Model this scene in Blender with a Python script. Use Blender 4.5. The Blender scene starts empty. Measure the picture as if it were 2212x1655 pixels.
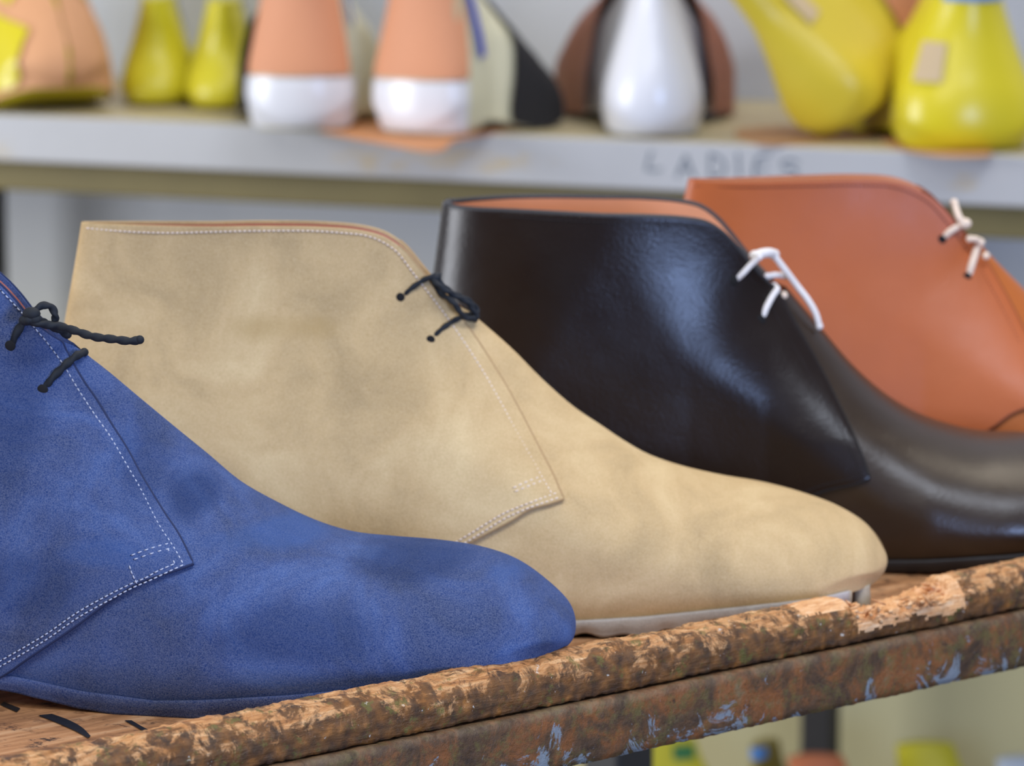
import bpy, bmesh, math, random
import numpy as np
from mathutils import Vector, Matrix, noise as mnoise
random.seed(4); np.random.seed(4)
C = bpy.context.scene.collection
# ------------------------------------------------------------------ camera
FPX = 8500.0
PITCH = math.atan(1367/FPX); CP, SP = math.cos(PITCH), math.sin(PITCH)
HC = 0.309                                    # camera height above the rack board (board top is z = 0)
def ray(px, py):
    u = (px-1106)/FPX; v = (py-827.5)/FPX
    return np.array([u, CP - v*SP, -SP - v*CP])
def on_y(px, py, y):                          # point of a view ray on a vertical plane y = const
    r = ray(px, py); return np.array([0, 0, HC]) + r*(y/r[1])
def on_z(px, py, z):                          # point of a view ray on a horizontal plane
    r = ray(px, py); return np.array([0, 0, HC]) + r*((z-HC)/r[2])
cam = bpy.data.cameras.new('camera'); cam_o = bpy.data.objects.new('camera', cam); C.objects.link(cam_o)
cam_o.location = (0, 0, HC); cam_o.rotation_euler = (math.pi/2-PITCH, 0, 0)
cam.sensor_width = 36; cam.lens = FPX/2212*36
cam.clip_start = .05; cam.clip_end = 50
cam.dof.use_dof = True; cam.dof.focus_distance = 1.255; cam.dof.aperture_fstop = 15
bpy.context.scene.camera = cam_o

# ------------------------------------------------------------------ materials
def lin(c):
    return tuple([((v/255)/12.92 if v/255 <= .04045 else ((v/255+.055)/1.055)**2.4) for v in c]) + (1,)
class M:
    def __init__(s, name):
        s.m = bpy.data.materials.new(name); s.m.use_nodes = True
        s.t = s.m.node_tree; s.b = s.t.nodes['Principled BSDF']; s.tc = s.t.nodes.new('ShaderNodeTexCoord')
        s.co = s.tc.outputs['Object']
    def n(s, kind, **kw):
        nd = s.t.nodes.new(kind)
        for k, v in kw.items():
            if k.startswith('_'): setattr(nd, k[1:], v)
            else: s.put(nd.inputs[k.replace('__', ' ')], v)
        return nd
    def put(s, sock, v):
        if isinstance(v, bpy.types.NodeSocket): s.t.links.new(v, sock)
        else: sock.default_value = v
    def map(s, scale=(1,1,1), loc=(0,0,0), rot=(0,0,0)):
        nd = s.t.nodes.new('ShaderNodeMapping'); s.put(nd.inputs['Vector'], s.co)
        nd.inputs['Scale'].default_value = scale; nd.inputs['Location'].default_value = loc; nd.inputs['Rotation'].default_value = rot
        return nd.outputs[0]
    def noise(s, scale, detail=3, rough=.5, vec=None, dist=0):
        nd = s.t.nodes.new('ShaderNodeTexNoise'); s.put(nd.inputs['Vector'], vec or s.co)
        nd.inputs['Scale'].default_value = scale; nd.inputs['Detail'].default_value = detail
        nd.inputs['Roughness'].default_value = rough; nd.inputs['Distortion'].default_value = dist
        return nd.outputs['Fac']
    def ramp(s, fac, stops, interp='LINEAR'):
        nd = s.t.nodes.new('ShaderNodeValToRGB'); s.put(nd.inputs[0], fac); cr = nd.color_ramp; cr.interpolation = interp
        while len(cr.elements) < len(stops): cr.elements.new(.5)
        for e, (p, c) in zip(cr.elements, stops):
            e.position = p; e.color = c if isinstance(c, tuple) and len(c) == 4 else (c, c, c, 1)
        return nd.outputs[0]
    def mix(s, fac, a, b, mode='MIX'):
        nd = s.t.nodes.new('ShaderNodeMix'); nd.data_type = 'RGBA'; nd.blend_type = mode
        s.put(nd.inputs[0], fac); s.put(nd.inputs[6], a); s.put(nd.inputs[7], b)
        return nd.outputs[2]
    def math(s, op, a, b=0.0):
        nd = s.t.nodes.new('ShaderNodeMath'); nd.operation = op; s.put(nd.inputs[0], a); s.put(nd.inputs[1], b)
        return nd.outputs[0]
    def blob(s, c, r):                        # 1 inside an ellipsoid around c, soft edge
        v = s.map(scale=tuple(1/q for q in r), loc=tuple(-a/q for a, q in zip(c, r)))
        nd = s.t.nodes.new('ShaderNodeVectorMath'); nd.operation = 'LENGTH'; s.put(nd.inputs[0], v)
        wob = s.math('ADD', nd.outputs['Value'], s.math('MULTIPLY', s.math('SUBTRACT', s.noise(60, 3), .5), .9))
        return s.ramp(wob, [(.55, 1.0), (1.0, 0.0)])
    def set(s, col=None, rough=None, bump=None, bstr=.3, bdist=.001, **kw):
        if col is not None: s.put(s.b.inputs['Base Color'], col)
        if rough is not None: s.put(s.b.inputs['Roughness'], rough)
        if bump is not None:
            nd = s.t.nodes.new('ShaderNodeBump'); nd.inputs['Strength'].default_value = bstr
            nd.inputs['Distance'].default_value = bdist; s.put(nd.inputs['Height'], bump)
            s.t.links.new(nd.outputs[0], s.b.inputs['Normal'])
        for k, v in kw.items(): s.put(s.b.inputs[k.replace('_', ' ')], v)
        return s.m
def plain(name, rgb, rough=.6, var=.12, scale=60, **kw):
    m = M(name); c = lin(rgb); d = tuple(v*(1-var) for v in c[:3]) + (1,)
    return m.set(m.mix(m.noise(scale, 4), d, tuple(min(1, v*(1+var)) for v in c[:3]) + (1,)), rough,
                 bump=m.noise(scale*12, 3), bstr=.15, bdist=.0005, **kw)
def suede(name, dark, mid, light, patches=(), sheen=.4, lights=()):
    m = M(name)
    big = m.noise(26, 4, .6, dist=.6)
    c = m.ramp(big, [(.28, lin(dark)), (.5, lin(mid)), (.74, lin(light))])
    fine = m.noise(2300, 3, .7)
    c = m.mix(m.ramp(fine, [(.35, 0.0), (.62, 1.0)]), m.mix(1.0, c, (.84, .85, .88, 1), 'MULTIPLY'), m.mix(.08, c, (1, 1, 1, 1)))
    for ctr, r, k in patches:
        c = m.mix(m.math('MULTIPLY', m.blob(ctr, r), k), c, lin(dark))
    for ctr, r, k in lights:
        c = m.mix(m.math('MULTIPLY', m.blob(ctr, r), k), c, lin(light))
    h = m.math('ADD', m.noise(1400, 3, .7), m.math('MULTIPLY', m.noise(90, 3), 1.2))
    m.set(c, .93, bump=h, bstr=.35, bdist=.0006)
    m.put(m.b.inputs['Sheen Weight'], sheen); m.put(m.b.inputs['Sheen Roughness'], .45)
    m.put(m.b.inputs['Sheen Tint'], lin(light)); m.put(m.b.inputs['Specular IOR Level'], .1)
    return m.m
def leather(name, rgb, rough=.35, var=.15, spec=.5, coat=0):
    m = M(name); c = lin(rgb)
    a = tuple(v*(1-var) for v in c[:3]) + (1,); b = tuple(v*(1+var) for v in c[:3]) + (1,)
    col = m.mix(m.noise(30, 4), a, b)
    m.set(col, m.ramp(m.noise(45, 4), [(.3, rough*.9), (.7, rough*1.15)]),
          bump=m.math('ADD', m.math('MULTIPLY', m.noise(900, 3), .25), m.noise(40, 2)), bstr=.35, bdist=.0012)
    m.put(m.b.inputs['Specular IOR Level'], spec); m.put(m.b.inputs['Coat Weight'], coat); m.put(m.b.inputs['Coat Roughness'], .3)
    return m.m

# ------------------------------------------------------------------ object helpers
def mesh(name, verts, faces, mat, parent=None, smooth=True, weld=0, label=None, loc=None, recalc=True):
    me = bpy.data.meshes.new(name)
    me.from_pydata([tuple(map(float, v)) for v in verts], [], faces); me.update()
    bm = bmesh.new(); bm.from_mesh(me)
    if weld: bmesh.ops.remove_doubles(bm, verts=bm.verts, dist=weld)
    if recalc: bmesh.ops.recalc_face_normals(bm, faces=bm.faces)
    for f in bm.faces: f.smooth = smooth
    bm.to_mesh(me); bm.free()
    o = bpy.data.objects.new(name, me); C.objects.link(o)
    if mat: me.materials.append(mat)
    if parent:
        o.parent = parent; o.matrix_parent_inverse = parent.matrix_basis.inverted() if loc is None else Matrix()
    if loc is not None: o.location = loc
    if label: o['label'] = label
    return o
def thing(name, label, cat, loc=(0,0,0), rot=(0,0,0), group=None):
    o = bpy.data.objects.new(name, None); C.objects.link(o); o.location = loc; o.rotation_euler = rot
    o.empty_display_size = .02; o['label'] = label; o['category'] = cat
    if group: o['group'] = group
    return o
class MB:
    def __init__(s): s.v = []; s.f = []
    def grid(s, P, closed_u=False):
        n, m_ = P.shape[:2]; b = len(s.v); s.v += [tuple(p) for p in P.reshape(-1, 3)]
        for i in range(n-1):
            for j in range(m_-1): s.f.append((b+i*m_+j, b+(i+1)*m_+j, b+(i+1)*m_+j+1, b+i*m_+j+1))
        return b
    def tube(s, pts, r, seg=10, twist=False):
        pts = np.array(pts, float); n = len(pts); b = len(s.v)
        T = np.gradient(pts, axis=0); T /= np.linalg.norm(T, axis=1)[:, None] + 1e-12
        up = np.array([.13, .2, .97])
        rr = np.full(n, r) if np.isscalar(r) else np.array(r)
        L = np.concatenate([[0], np.cumsum(np.linalg.norm(np.diff(pts, axis=0), axis=1))])
        for i in range(n):
            a = np.cross(T[i], up); a /= np.linalg.norm(a)+1e-12; c = np.cross(a, T[i])
            for k in range(seg):
                th = 2*math.pi*k/seg
                q = rr[i]*(1 + (.16*math.cos(2*(th - L[i]*700)) if twist else 0))
                s.v.append(tuple(pts[i] + q*(math.cos(th)*a + math.sin(th)*c)))
        for i in range(n-1):
            for k in range(seg):
                k2 = (k+1) % seg; s.f.append((b+i*seg+k, b+i*seg+k2, b+(i+1)*seg+k2, b+(i+1)*seg+k))
        s.f.append(tuple(b+k for k in range(seg))[::-1]); s.f.append(tuple(b+(n-1)*seg+k for k in range(seg)))
    def ball(s, c, r, seg=10, ring=6):
        c = np.array(c, float); r = np.array(r if not np.isscalar(r) else (r, r, r), float); b = len(s.v)
        for i in range(1, ring):
            for k in range(seg):
                a = math.pi*i/ring; t = 2*math.pi*k/seg
                s.v.append(tuple(c + r*np.array([math.sin(a)*math.cos(t), math.sin(a)*math.sin(t), math.cos(a)])))
        t0 = len(s.v); s.v.append(tuple(c+r*np.array([0, 0, 1]))); s.v.append(tuple(c-r*np.array([0, 0, 1])))
        for i in range(ring-2):
            for k in range(seg):
                k2 = (k+1) % seg; s.f.append((b+i*seg+k, b+(i+1)*seg+k, b+(i+1)*seg+k2, b+i*seg+k2))
        for k in range(seg):
            k2 = (k+1) % seg; s.f.append((t0, b+k, b+k2)); s.f.append((t0+1, b+(ring-2)*seg+k2, b+(ring-2)*seg+k))
    def box(s, x0, x1, y0, y1, z0, z1, bev=0):
        b = len(s.v)
        s.v += [(x, y, z) for x in (x0, x1) for y in (y0, y1) for z in (z0, z1)]
        s.f += [tuple(b+i for i in q) for q in ((0,1,3,2),(4,6,7,5),(0,4,5,1),(2,3,7,6),(0,2,6,4),(1,5,7,3))]
    def build(s, name, mat, parent=None, **kw): return mesh(name, s.v, s.f, mat, parent, **kw)
def bevel(o, w, seg=3):
    md = o.modifiers.new('bevel', 'BEVEL'); md.width = w; md.segments = seg; md.limit_method = 'ANGLE'
def crom(pts, n=None, per=12):
    P = np.array(pts, float); Q = np.vstack([2*P[0]-P[1], P, 2*P[-1]-P[-2]]); out = []
    for i in range(1, len(Q)-2):
        p0, p1, p2, p3 = Q[i-1:i+3]
        a = max(np.linalg.norm(p1-p0), 1e-9)**.5; b = max(np.linalg.norm(p2-p1), 1e-9)**.5; c = max(np.linalg.norm(p3-p2), 1e-9)**.5
        for t in np.linspace(0, 1, per, endpoint=False):
            tt = a + t*b
            A1 = (a-tt)/a*p0 + tt/a*p1; A2 = (a+b-tt)/b*p1 + (tt-a)/b*p2; A3 = (a+b+c-tt)/c*p2 + (tt-a-b)/c*p3
            B1 = (a+b-tt)/(a+b)*A1 + tt/(a+b)*A2; B2 = (a+b+c-tt)/(b+c)*A2 + (tt-a)/(b+c)*A3
            out.append((a+b-tt)/b*B1 + (tt-a)/b*B2)
    out.append(P[-1]); out = np.array(out)
    return out if n is None else resample(out, np.linspace(0, 1, n))
def resample(P, f):
    L = np.concatenate([[0], np.cumsum(np.linalg.norm(np.diff(P, axis=0), axis=1))]); L = L/L[-1]
    return np.stack([np.interp(f, L, P[:, k]) for k in range(P.shape[1])], 1)
def by_x(P, xs):
    P = P[np.argsort(P[:, 0])]; return np.stack([xs, np.interp(xs, P[:, 0], P[:, 1])], 1)
def coons(bot, top, left, right, us, vs):
    """bot/top sampled at us, left/right sampled at vs -> (len(us), len(vs), 2)"""
    U = us[:, None, None]; V = vs[None, :, None]
    lc = (1-V)*bot[:, None] + V*top[:, None]; ld = (1-U)*left[None] + U*right[None]
    bl = (1-U)*(1-V)*bot[0] + U*(1-V)*bot[-1] + (1-U)*V*top[0] + U*V*top[-1]
    return lc + ld - bl
def dist_poly(X, Z, P):
    X = np.asarray(X, float); Z = np.asarray(Z, float)
    if X.size < 400:
        A = P[:-1]; D = P[1:]-A; x = X.reshape(-1, 1); z = Z.reshape(-1, 1)
        t = np.clip(((x-A[:,0])*D[:,0]+(z-A[:,1])*D[:,1])/((D**2).sum(1)+1e-15), 0, 1)
        return np.hypot(x-A[:,0]-t*D[:,0], z-A[:,1]-t*D[:,1]).min(1).reshape(X.shape)
    best = np.full(X.shape, 9.0)
    for (x0, z0), (x1, z1) in zip(P[:-1], P[1:]):
        dx, dz = x1-x0, z1-z0; t = np.clip(((X-x0)*dx+(Z-z0)*dz)/(dx*dx+dz*dz+1e-15), 0, 1)
        best = np.minimum(best, np.hypot(X-x0-t*dx, Z-z0-t*dz))
    return best
def sat(t):
    t = np.clip(t, 0, 1); return np.sqrt(np.maximum(0, 1-(1-t)**2))
def sstep(t):
    t = np.clip(t, 0, 1); return t*t*(3-2*t)
def grid_normals(P):
    du = np.gradient(P, axis=0); dv = np.gradient(P, axis=1); N = np.cross(du, dv)
    return N/(np.linalg.norm(N, axis=2)[..., None]+1e-12)

# ------------------------------------------------------------------ chukka boots
black_hole = plain('hole_black', (14, 12, 14), .9)
BOOT_GROUP = 'unfinished chukka boot uppers lined up on the worn rack'
class Boot:
    SOLE = np.array([[0,1.38],[2,1.30],[5,1.05],[8,.80],[11,.58],[13.5,.42],[16,.60],[18.7,1.05],[21,1.2],[24,.95],[27,.55],[31,.5]])
    WS = np.array([[0,3.9],[3,4.3],[6,4.7],[9,5.0],[12,4.8],[15,4.1],[18,3.4],[21,3.2],[24,3.25],[31,3.25]])
    def __init__(s, label, ym, nose, ridge, back, collar, face, seam, wt, mats, rf=3.4, lump=.0005):
        s.lump = lump; s.ym = ym; s.wt = wt; s.rf = rf/100
        mp = lambda L: np.array([on_y(x, y, ym)[[0, 2]] for x, y in L])
        s.xn = on_y(nose[0][0], nose[0][1], ym)[0]
        s.ridge = crom(mp(ridge + nose))                         # closed front line: throat, instep, toe cap, nose
        s.nsplit = mp([ridge[-1]])[0]
        s.back = crom(mp(back))                                  # heel bottom -> collar
        s.noseb = s.ridge[-1]
        s.mats = mats
        s.root = thing('chukka_boot', label, 'boot', (s.xn-.12, ym, 0), group=BOOT_GROUP)
        surf = lambda L: np.array([s.hit(x, y)[[0, 2]] for x, y in L])
        s.collar = crom(np.vstack([s.back[-1][None], surf(collar)]))
        s.face = crom(surf(face)); s.seam = crom(surf(seam))
        s.make()
    def W(s, x, z):
        x = np.asarray(x, float); z = np.asarray(z, float)
        t = (s.xn-x)*100
        ws = np.interp(t, s.WS[:, 0], s.WS[:, 1])/100
        h = sstep((z-.025)/.115)
        w = ws*(1-h) + s.wt/100*h
        hh = np.clip((z-.05)/.09, 0, 1)
        w = w*sat(dist_poly(x, z, s.ridge)/(s.rf*(1+1.3*hh)))*sat(dist_poly(x, z, s.back)/(.036+.034*hh))
        if s.lump:
            w = w + np.minimum(1, w/.02)*s.lump*(np.sin(x*38+z*22+s.ym*9)*np.sin(z*45-x*14+s.ym*5)+.5*np.sin(x*90-z*60))
        zb = np.interp(t, s.SOLE[:, 0], s.SOLE[:, 1])/100
        return w*(1-.05*np.clip(1-(z-zb)/.012, 0, 1)**2)
    def hit(s, px, py, lift=0):
        y = s.ym-.03
        for _ in range(40):
            p = on_y(px, py, y); y = .5*y + .5*(s.ym - float(s.W(p[0], p[2])) - lift)
        return on_y(px, py, y)
    def pt(s, px, py, dy=None, lift=.0012):                      # near surface, or a plane dy behind the middle
        return s.hit(px, py, lift) if dy is None else on_y(px, py, s.ym+dy)
    def side(s, G, sgn, off=0.0):
        x, z = G[..., 0], G[..., 1]; P = np.stack([x, s.ym + sgn*s.W(x, z), z], -1)
        N = grid_normals(P); 
        if np.mean(N[..., 1])*sgn < 0: N = -N
        return P + N*off
    def sole_curve(s, x0, x1, us):
        xs = x0 + (x1-x0)*us
        return np.stack([xs, np.interp((s.xn-xs)*100, s.SOLE[:, 0], s.SOLE[:, 1])/100], 1)
    def make(s):
        mt = s.mats; r = s.root
        us = .5-.5*np.cos(np.linspace(0, math.pi, 150)); vs = 1-(1-np.linspace(0, 1, 70))**1.8
        top_all = np.vstack([s.collar, s.ridge])
        isp = int(np.argmin(np.hypot(*(s.ridge-s.nsplit).T)))
        top = np.vstack([s.collar[:-1], s.ridge[:isp+1]])
        rightc = s.ridge[isp:][::-1]
        x0t, x1t = top[0, 0], top[-1, 0]
        topg = by_x(top, x0t+(x1t-x0t)*us)
        botg = s.sole_curve(s.back[0, 0], rightc[0, 0], us)
        botg[0] = s.back[0]; botg[-1] = rightc[0]
        G = coons(botg, topg, resample(s.back, vs), resample(rightc, vs), us, vs)
        # vamp: the closed fore part and the tongue strip, with the underlayer of the shaft
        xth = s.ridge[0, 0]
        m = MB()
        for sg in (-1, 1): m.grid(s.side(G, sg))
        m.build('vamp', mt['vamp'], r, weld=.00004)
        # lining, set in from the upper
        m = MB()
        for sg in (-1, 1): k_ = int(np.searchsorted(G[:, -1, 0], xth+.012)); m.grid(s.side(G[2:k_, 8:-mt.get('ltrim', 1)], sg, -.0012))
        m.build('lining', mt['lining'], r)
        # insole board closing the bottom
        xb = G[:, 0, 0]; zb = G[:, 0, 1]; w = s.W(xb, zb)
        P = np.stack([np.stack([xb, s.ym+k*w, zb+.0005], -1) for k in np.linspace(-1, 1, 9)], 1)
        MB_ = MB(); MB_.grid(P); MB_.build('insole_board', mt['lining'], r)
        # lasting margin: ragged skirt of leather below the feather line
        m = MB(); hgt = mt.get('skirt', .0045)
        for sg in (-1, 1):
            xs = np.linspace(s.back[0, 0]+.004, s.noseb[0]-mt.get('cut', .0005), 420); zz = np.interp((s.xn-xs)*100, s.SOLE[:, 0], s.SOLE[:, 1])/100
            ww = s.W(xs, zz+.001)
            rows = []
            for k, f in enumerate(np.linspace(0, 1, 7)):
                rag = np.array([abs(mnoise.noise(Vector((x*mt.get('ragf', 60), sg*3.1, s.ym*7)))) for x in xs])*mt.get('rag', .002)
                fold = np.array([mnoise.noise(Vector((x*120, 5+sg, s.ym*3))) for x in xs])*.0006*f
                d = np.minimum(hgt*(.85+.15*np.sin(xs*40)) , zz-.0002) ; d = np.maximum(d - rag, .0008)
                rows.append(np.stack([xs, s.ym+sg*(ww*(1-.02*f) + .0004*math.sin(f*math.pi*1.5) + fold), zz+.0012-(d+.0012)*f], -1))
            m.grid(np.stack(rows, 1))
        o = m.build('lasting_margin', mt['margin'], r)
        md = o.modifiers.new('thick', 'SOLIDIFY'); md.thickness = .0012; md.offset = -1
        if 'filler' in mt:
            ke = int(np.searchsorted(xb, s.xn-.030)); m = MB(); P = np.stack([np.stack([xb[3:ke], s.ym+k*w[3:ke]*.90, 0*xb[3:ke]+(.0006 if e_ < 2 else 0)+(0 if e_ < 2 else 1)*(zb[3:ke]-.0006)], -1) for k, e_ in ((-1, 2), (-.99, 1), (.99, 1), (1, 2))], 1)
            m.grid(P); m.build('gap_filler', black_hole, r)  # black filler added to darken the gap under the boot
        # quarters: shells of their own thickness over the shaft
        ib = int(np.argmin(np.abs(s.collar[:, 0]-mt['bend'])))
        ctop = s.collar[:ib+1]
        fr = np.vstack([s.collar[ib:-1], s.face])[::-1]          # corner -> bend
        xs0 = s.seam[-1, 0]
        sol = s.sole_curve(s.back[0, 0], xs0, np.linspace(0, 1, 60)); sol[0] = s.back[0]
        bot = np.vstack([sol, s.seam[::-1]])
        uq = np.linspace(0, 1, 120)**1.5; vq = np.linspace(0, 1, 110)
        Q = coons(resample(bot, uq), resample(ctop, uq), resample(s.back, vq), resample(fr, vq), uq, vq)
        s.Q = Q
        for sg in (-1, 1):
            out = s.side(Q, sg, .0019); inn = s.side(Q, sg, .0001)
            # round the outer rim a little
            m = MB(); a = m.grid(out); b = m.grid(inn); n, k = out.shape[:2]
            for i in range(n-1):
                m.f.append((a+i*k+k-1, a+(i+1)*k+k-1, b+(i+1)*k+k-1, b+i*k+k-1)); m.f.append((a+i*k, b+i*k, b+(i+1)*k, a+(i+1)*k))
            for j in range(k-1):
                m.f.append((a+(n-1)*k+j, b+(n-1)*k+j, b+(n-1)*k+j+1, a+(n-1)*k+j+1))
            o = m.build('quarter', mt['quarter'], r)
            if sg < 0: s.near = o
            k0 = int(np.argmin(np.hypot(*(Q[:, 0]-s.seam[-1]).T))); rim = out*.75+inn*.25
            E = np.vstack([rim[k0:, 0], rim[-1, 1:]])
            m = MB(); m.tube(E, .00055, 6); e_ = m.build('edge_shade', mt['edge_shade'], r); e_.parent = o  # dark tube added as the line of shade along the quarter's edge
            md = o.modifiers.new('bevel', 'BEVEL'); md.width = .0006; md.segments = 2; md.limit_method = 'ANGLE'; md.angle_limit = math.radians(50)
        # collar edge binding
        if 'rim' in mt:
            for sg in (-1, 1):
                cc = resample(s.collar, np.linspace(0, 1, 120)); 
                m = MB(); m.tube(np.stack([cc[:, 0], s.ym+sg*(s.W(cc[:, 0], cc[:, 1])+.0006), cc[:, 1]+.0002], 1), .0013, 8)
                m.build('collar_edge', mt['rim'], r)
    def sub(s, o):                                               # a piece of the near quarter: sub-part, same place
        o.parent = s.near
    def stitch(s, lines, mat, gap=.0017, ln=.0013, rad=.00027, lift=.0021, holes=None):
        m = MB(); hm = MB()
        for L in lines:
            P = crom(np.array([s.hit(x, y, lift) for x, y in L]))
            n = max(2, int(np.sum(np.linalg.norm(np.diff(P, axis=0), axis=1))/gap))
            Q = resample(P, np.linspace(0, 1, n)); D = np.gradient(Q, axis=0); D /= np.linalg.norm(D, axis=1)[:, None]+1e-9
            for q, d in zip(Q, D):
                t = np.array([-.35, -.35, 0, .35, .35])*0 + np.linspace(-.5, .5, 5)
                pts = [q + d*ln*k + np.array([0, -.00025*math.cos(k*math.pi), 0]) for k in t]
                m.tube(pts, [rad*.4, rad*.9, rad, rad*.9, rad*.4], 6)
                hm.ball(q + d*gap*.5 + np.array([0, .0001, 0]), (rad*.75, rad*.6, rad*.75), 6, 4)
        o = m.build('stitching', mat, s.root); s.sub(o)
        if holes: s.sub(hm.build('needle_holes', holes, s.root))
    def lace(s, paths, mat, name='lace', twist=False):
        for pts, r in paths:
            Q = crom(np.array([s.pt(*p) if len(p) == 2 else (s.pt(p[0], p[1], None, p[3]) if p[2] is None else s.pt(p[0], p[1], p[2])) for p in pts]), per=14)
            m = MB(); m.tube(Q, r, 10, twist); m.ball(Q[0], r*1.15); m.ball(Q[-1], r*1.15)
            m.build(name, mat, s.root)
    def eyelets(s, pts, mat, r=.0016):
        for x, y in pts:
            p = s.hit(x, y, .0021); m = MB(); m.ball(p, (r, .0005, r), 16, 8); s.sub(m.build('eyelet_hole', mat, s.root))

thread_w = plain('thread_white', (176, 182, 200), .8, .05)
thread_c = plain('thread_cream', (235, 218, 205), .8, .05)
thread_d = plain('thread_dark', (30, 22, 24), .8)
cord_black = plain('cord_black', (16, 22, 30), .75, .2, 400)
cord_white = plain('cord_white', (235, 228, 222), .7, .05, 400)
cord_cream = plain('cord_cream', (240, 215, 190), .7, .05, 400)

# ---- tan suede boot (the second in the row)
TAN_RIDGE = [(1000,662),(1060,712),(1110,757),(1170,818),(1240,880),(1300,921),(1350,955),(1400,984),(1470,1009),(1560,1030),(1650,1045),(1740,1069),(1820,1100),(1880,1141)]
TAN_NOSE = [(1915,1200),(1911,1225),(1897,1244)]
TAN_BACK = [(172,1262),(142,1215),(126,1120),(124,1000),(130,880),(141,760),(152,690),(166,610),(178,540),(187,481)]
TAN_COLLAR = [(300,486),(450,489),(560,488),(700,490),(780,497),(830,511),(870,538),(905,579),(940,622),(975,660)]
TAN_FACE = [(985,680),(1010,712),(1035,748),(1066,798),(1098,852),(1130,912),(1170,988),(1195,1035),(1216,1082)]
TAN_SEAM = [(1216,1082),(1187,1091),(1144,1102),(1111,1122),(1063,1147),(1014,1172),(930,1218),(850,1262),(770,1305)]
tan_quarter = suede('tan_suede', (180,150,101), (204,171,118), (224,194,141), sheen=.25,
    patches=[((on_y(600,720,1.37)[0], 1.36, on_y(600,720,1.37)[2]), (.028,.05,.007), .55)])
lin_red = leather('lining_red', (186, 112, 92), .65)
lin_orange = leather('lining_tan', (222, 150, 105), .55)
tan = Boot('pale tan suede chukka boot with black lace, between the blue and brown boots', 1.40,
    TAN_NOSE, TAN_RIDGE, TAN_BACK, TAN_COLLAR, TAN_FACE, TAN_SEAM, .75,
    dict(ltrim=4, edge_shade=plain('tan_edge_shade', (172,140,98), .9), vamp=tan_quarter, quarter=tan_quarter, lining=lin_red, bend=on_y(860,530,1.39)[0],
         margin=suede('tan_margin', (160,150,140), (186,178,168), (200,194,186), sheen=.1), skirt=.0062, rag=.0052, ragf=95, filler=1, cut=.014))
tan.stitch([[(190,493),(271,500),(362,503),(452,501),(542,499),(678,499),(740,503),(791,509),(831,525),(858,545),(889,585),(923,629),(960,677),(984,711),(1011,751),(1045,804),(1078,862),(1112,925),(1153,997),(1175,1037),(1190,1062)],
    [(1198,1066),(1144,1086),(1090,1108),(1049,1132),(1017,1152),(979,1174),(930,1200)],
    [(1202,1076),(1148,1095),(1096,1117),(1056,1141),(1024,1161),(986,1183)],
    [(1160,1032),(1136,1041),(1112,1052)], [(1166,1040),(1140,1050),(1116,1060)]],
    thread_c, holes=plain('needle_hole_tan', (110, 85, 70), .9))
tan.lace([([(867,641,None,.0005),(885,626,None,.0022),(910,608,None,.0028),(935,596,None,.0035),(948,594,-.001)], .0009),
    ([(932,733,None,.0005),(948,716,None,.0022),(975,696,None,.0028),(1003,682,None,.003),(1016,680,-.001)], .0009),
    ([(930,600,None,.003),(955,622,-.012),(985,640,-.010),(1012,655,-.008),(1030,684,-.006)], .0010),
    ([(935,602,None,.003),(950,632,None,.003),(978,652,-.012),(1003,684,-.010),(1022,688,-.008)], .0010),
    ([(940,600,None,.003),(975,632,-.008),(1010,648,-.006),(1030,670,-.004),(1026,690,-.006)], .0010)], cord_black, twist=True)
mk = MB(); mk.ball(tan.hit(940,600,.003), (.0022,.002,.0017)); mk.ball(tan.hit(1018,684,.002), (.003,.002,.0018)); mk.build('knot', cord_black, tan.root)
tan.eyelets([(865,642),(930,734)], black_hole)
def decal(boot, pts_a, pts_b, mat, name, lift=.0018):
    A = crom(pts_a, 24); B = crom(pts_b, 24)
    P = np.array([[boot.hit(*(a*(1-k)+b*k), lift) for k in np.linspace(0, 1, 4)] for a, b in zip(A, B)])
    m = MB(); m.grid(P); return m.build(name, mat, boot.root)
decal(tan, [(245,803),(275,806),(300,803),(312,802)], [(250,812),(278,815),(302,812),(313,807)], plain('glue_smear_ochre', (190,152,80), .6), 'glue_smear')
# folds of leather hanging at the toe
for cx, w_, b_ in ((1864,40,0), (1822,42,.006), (1786,36,.012)):
    t0 = tan.hit(cx, 1262); yb = float(t0[1])+.0052; m = MB()
    hw = w_/2/8500*1.4
    nn = 14; P = []
    for i in range(nn):
        f = i/(nn-1); z = .0140*(1-f)+.0004*f
        P.append([(t0[0] + hw*(1-.12*f+.06*math.sin(f*9+cx))*math.cos(a), yb + .0035*math.sin(a)*(1+.1*f), z) for a in np.linspace(0, 2*math.pi, 17)])
    m.grid(np.array(P)); m.f.append(tuple(range(16))); m.build('leather_fold', suede('fold_suede', (176,160,132), (196,180,150), (210,196,168), sheen=.1), tan.root)

# ---- template for the hidden or off-frame parts of the other boots
def T(pts, hole, k, hole0=(865,640)):
    return [(hole[0]+(x-hole0[0])*k, hole[1]+(y-hole0[1])*k) for x, y in pts]

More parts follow.
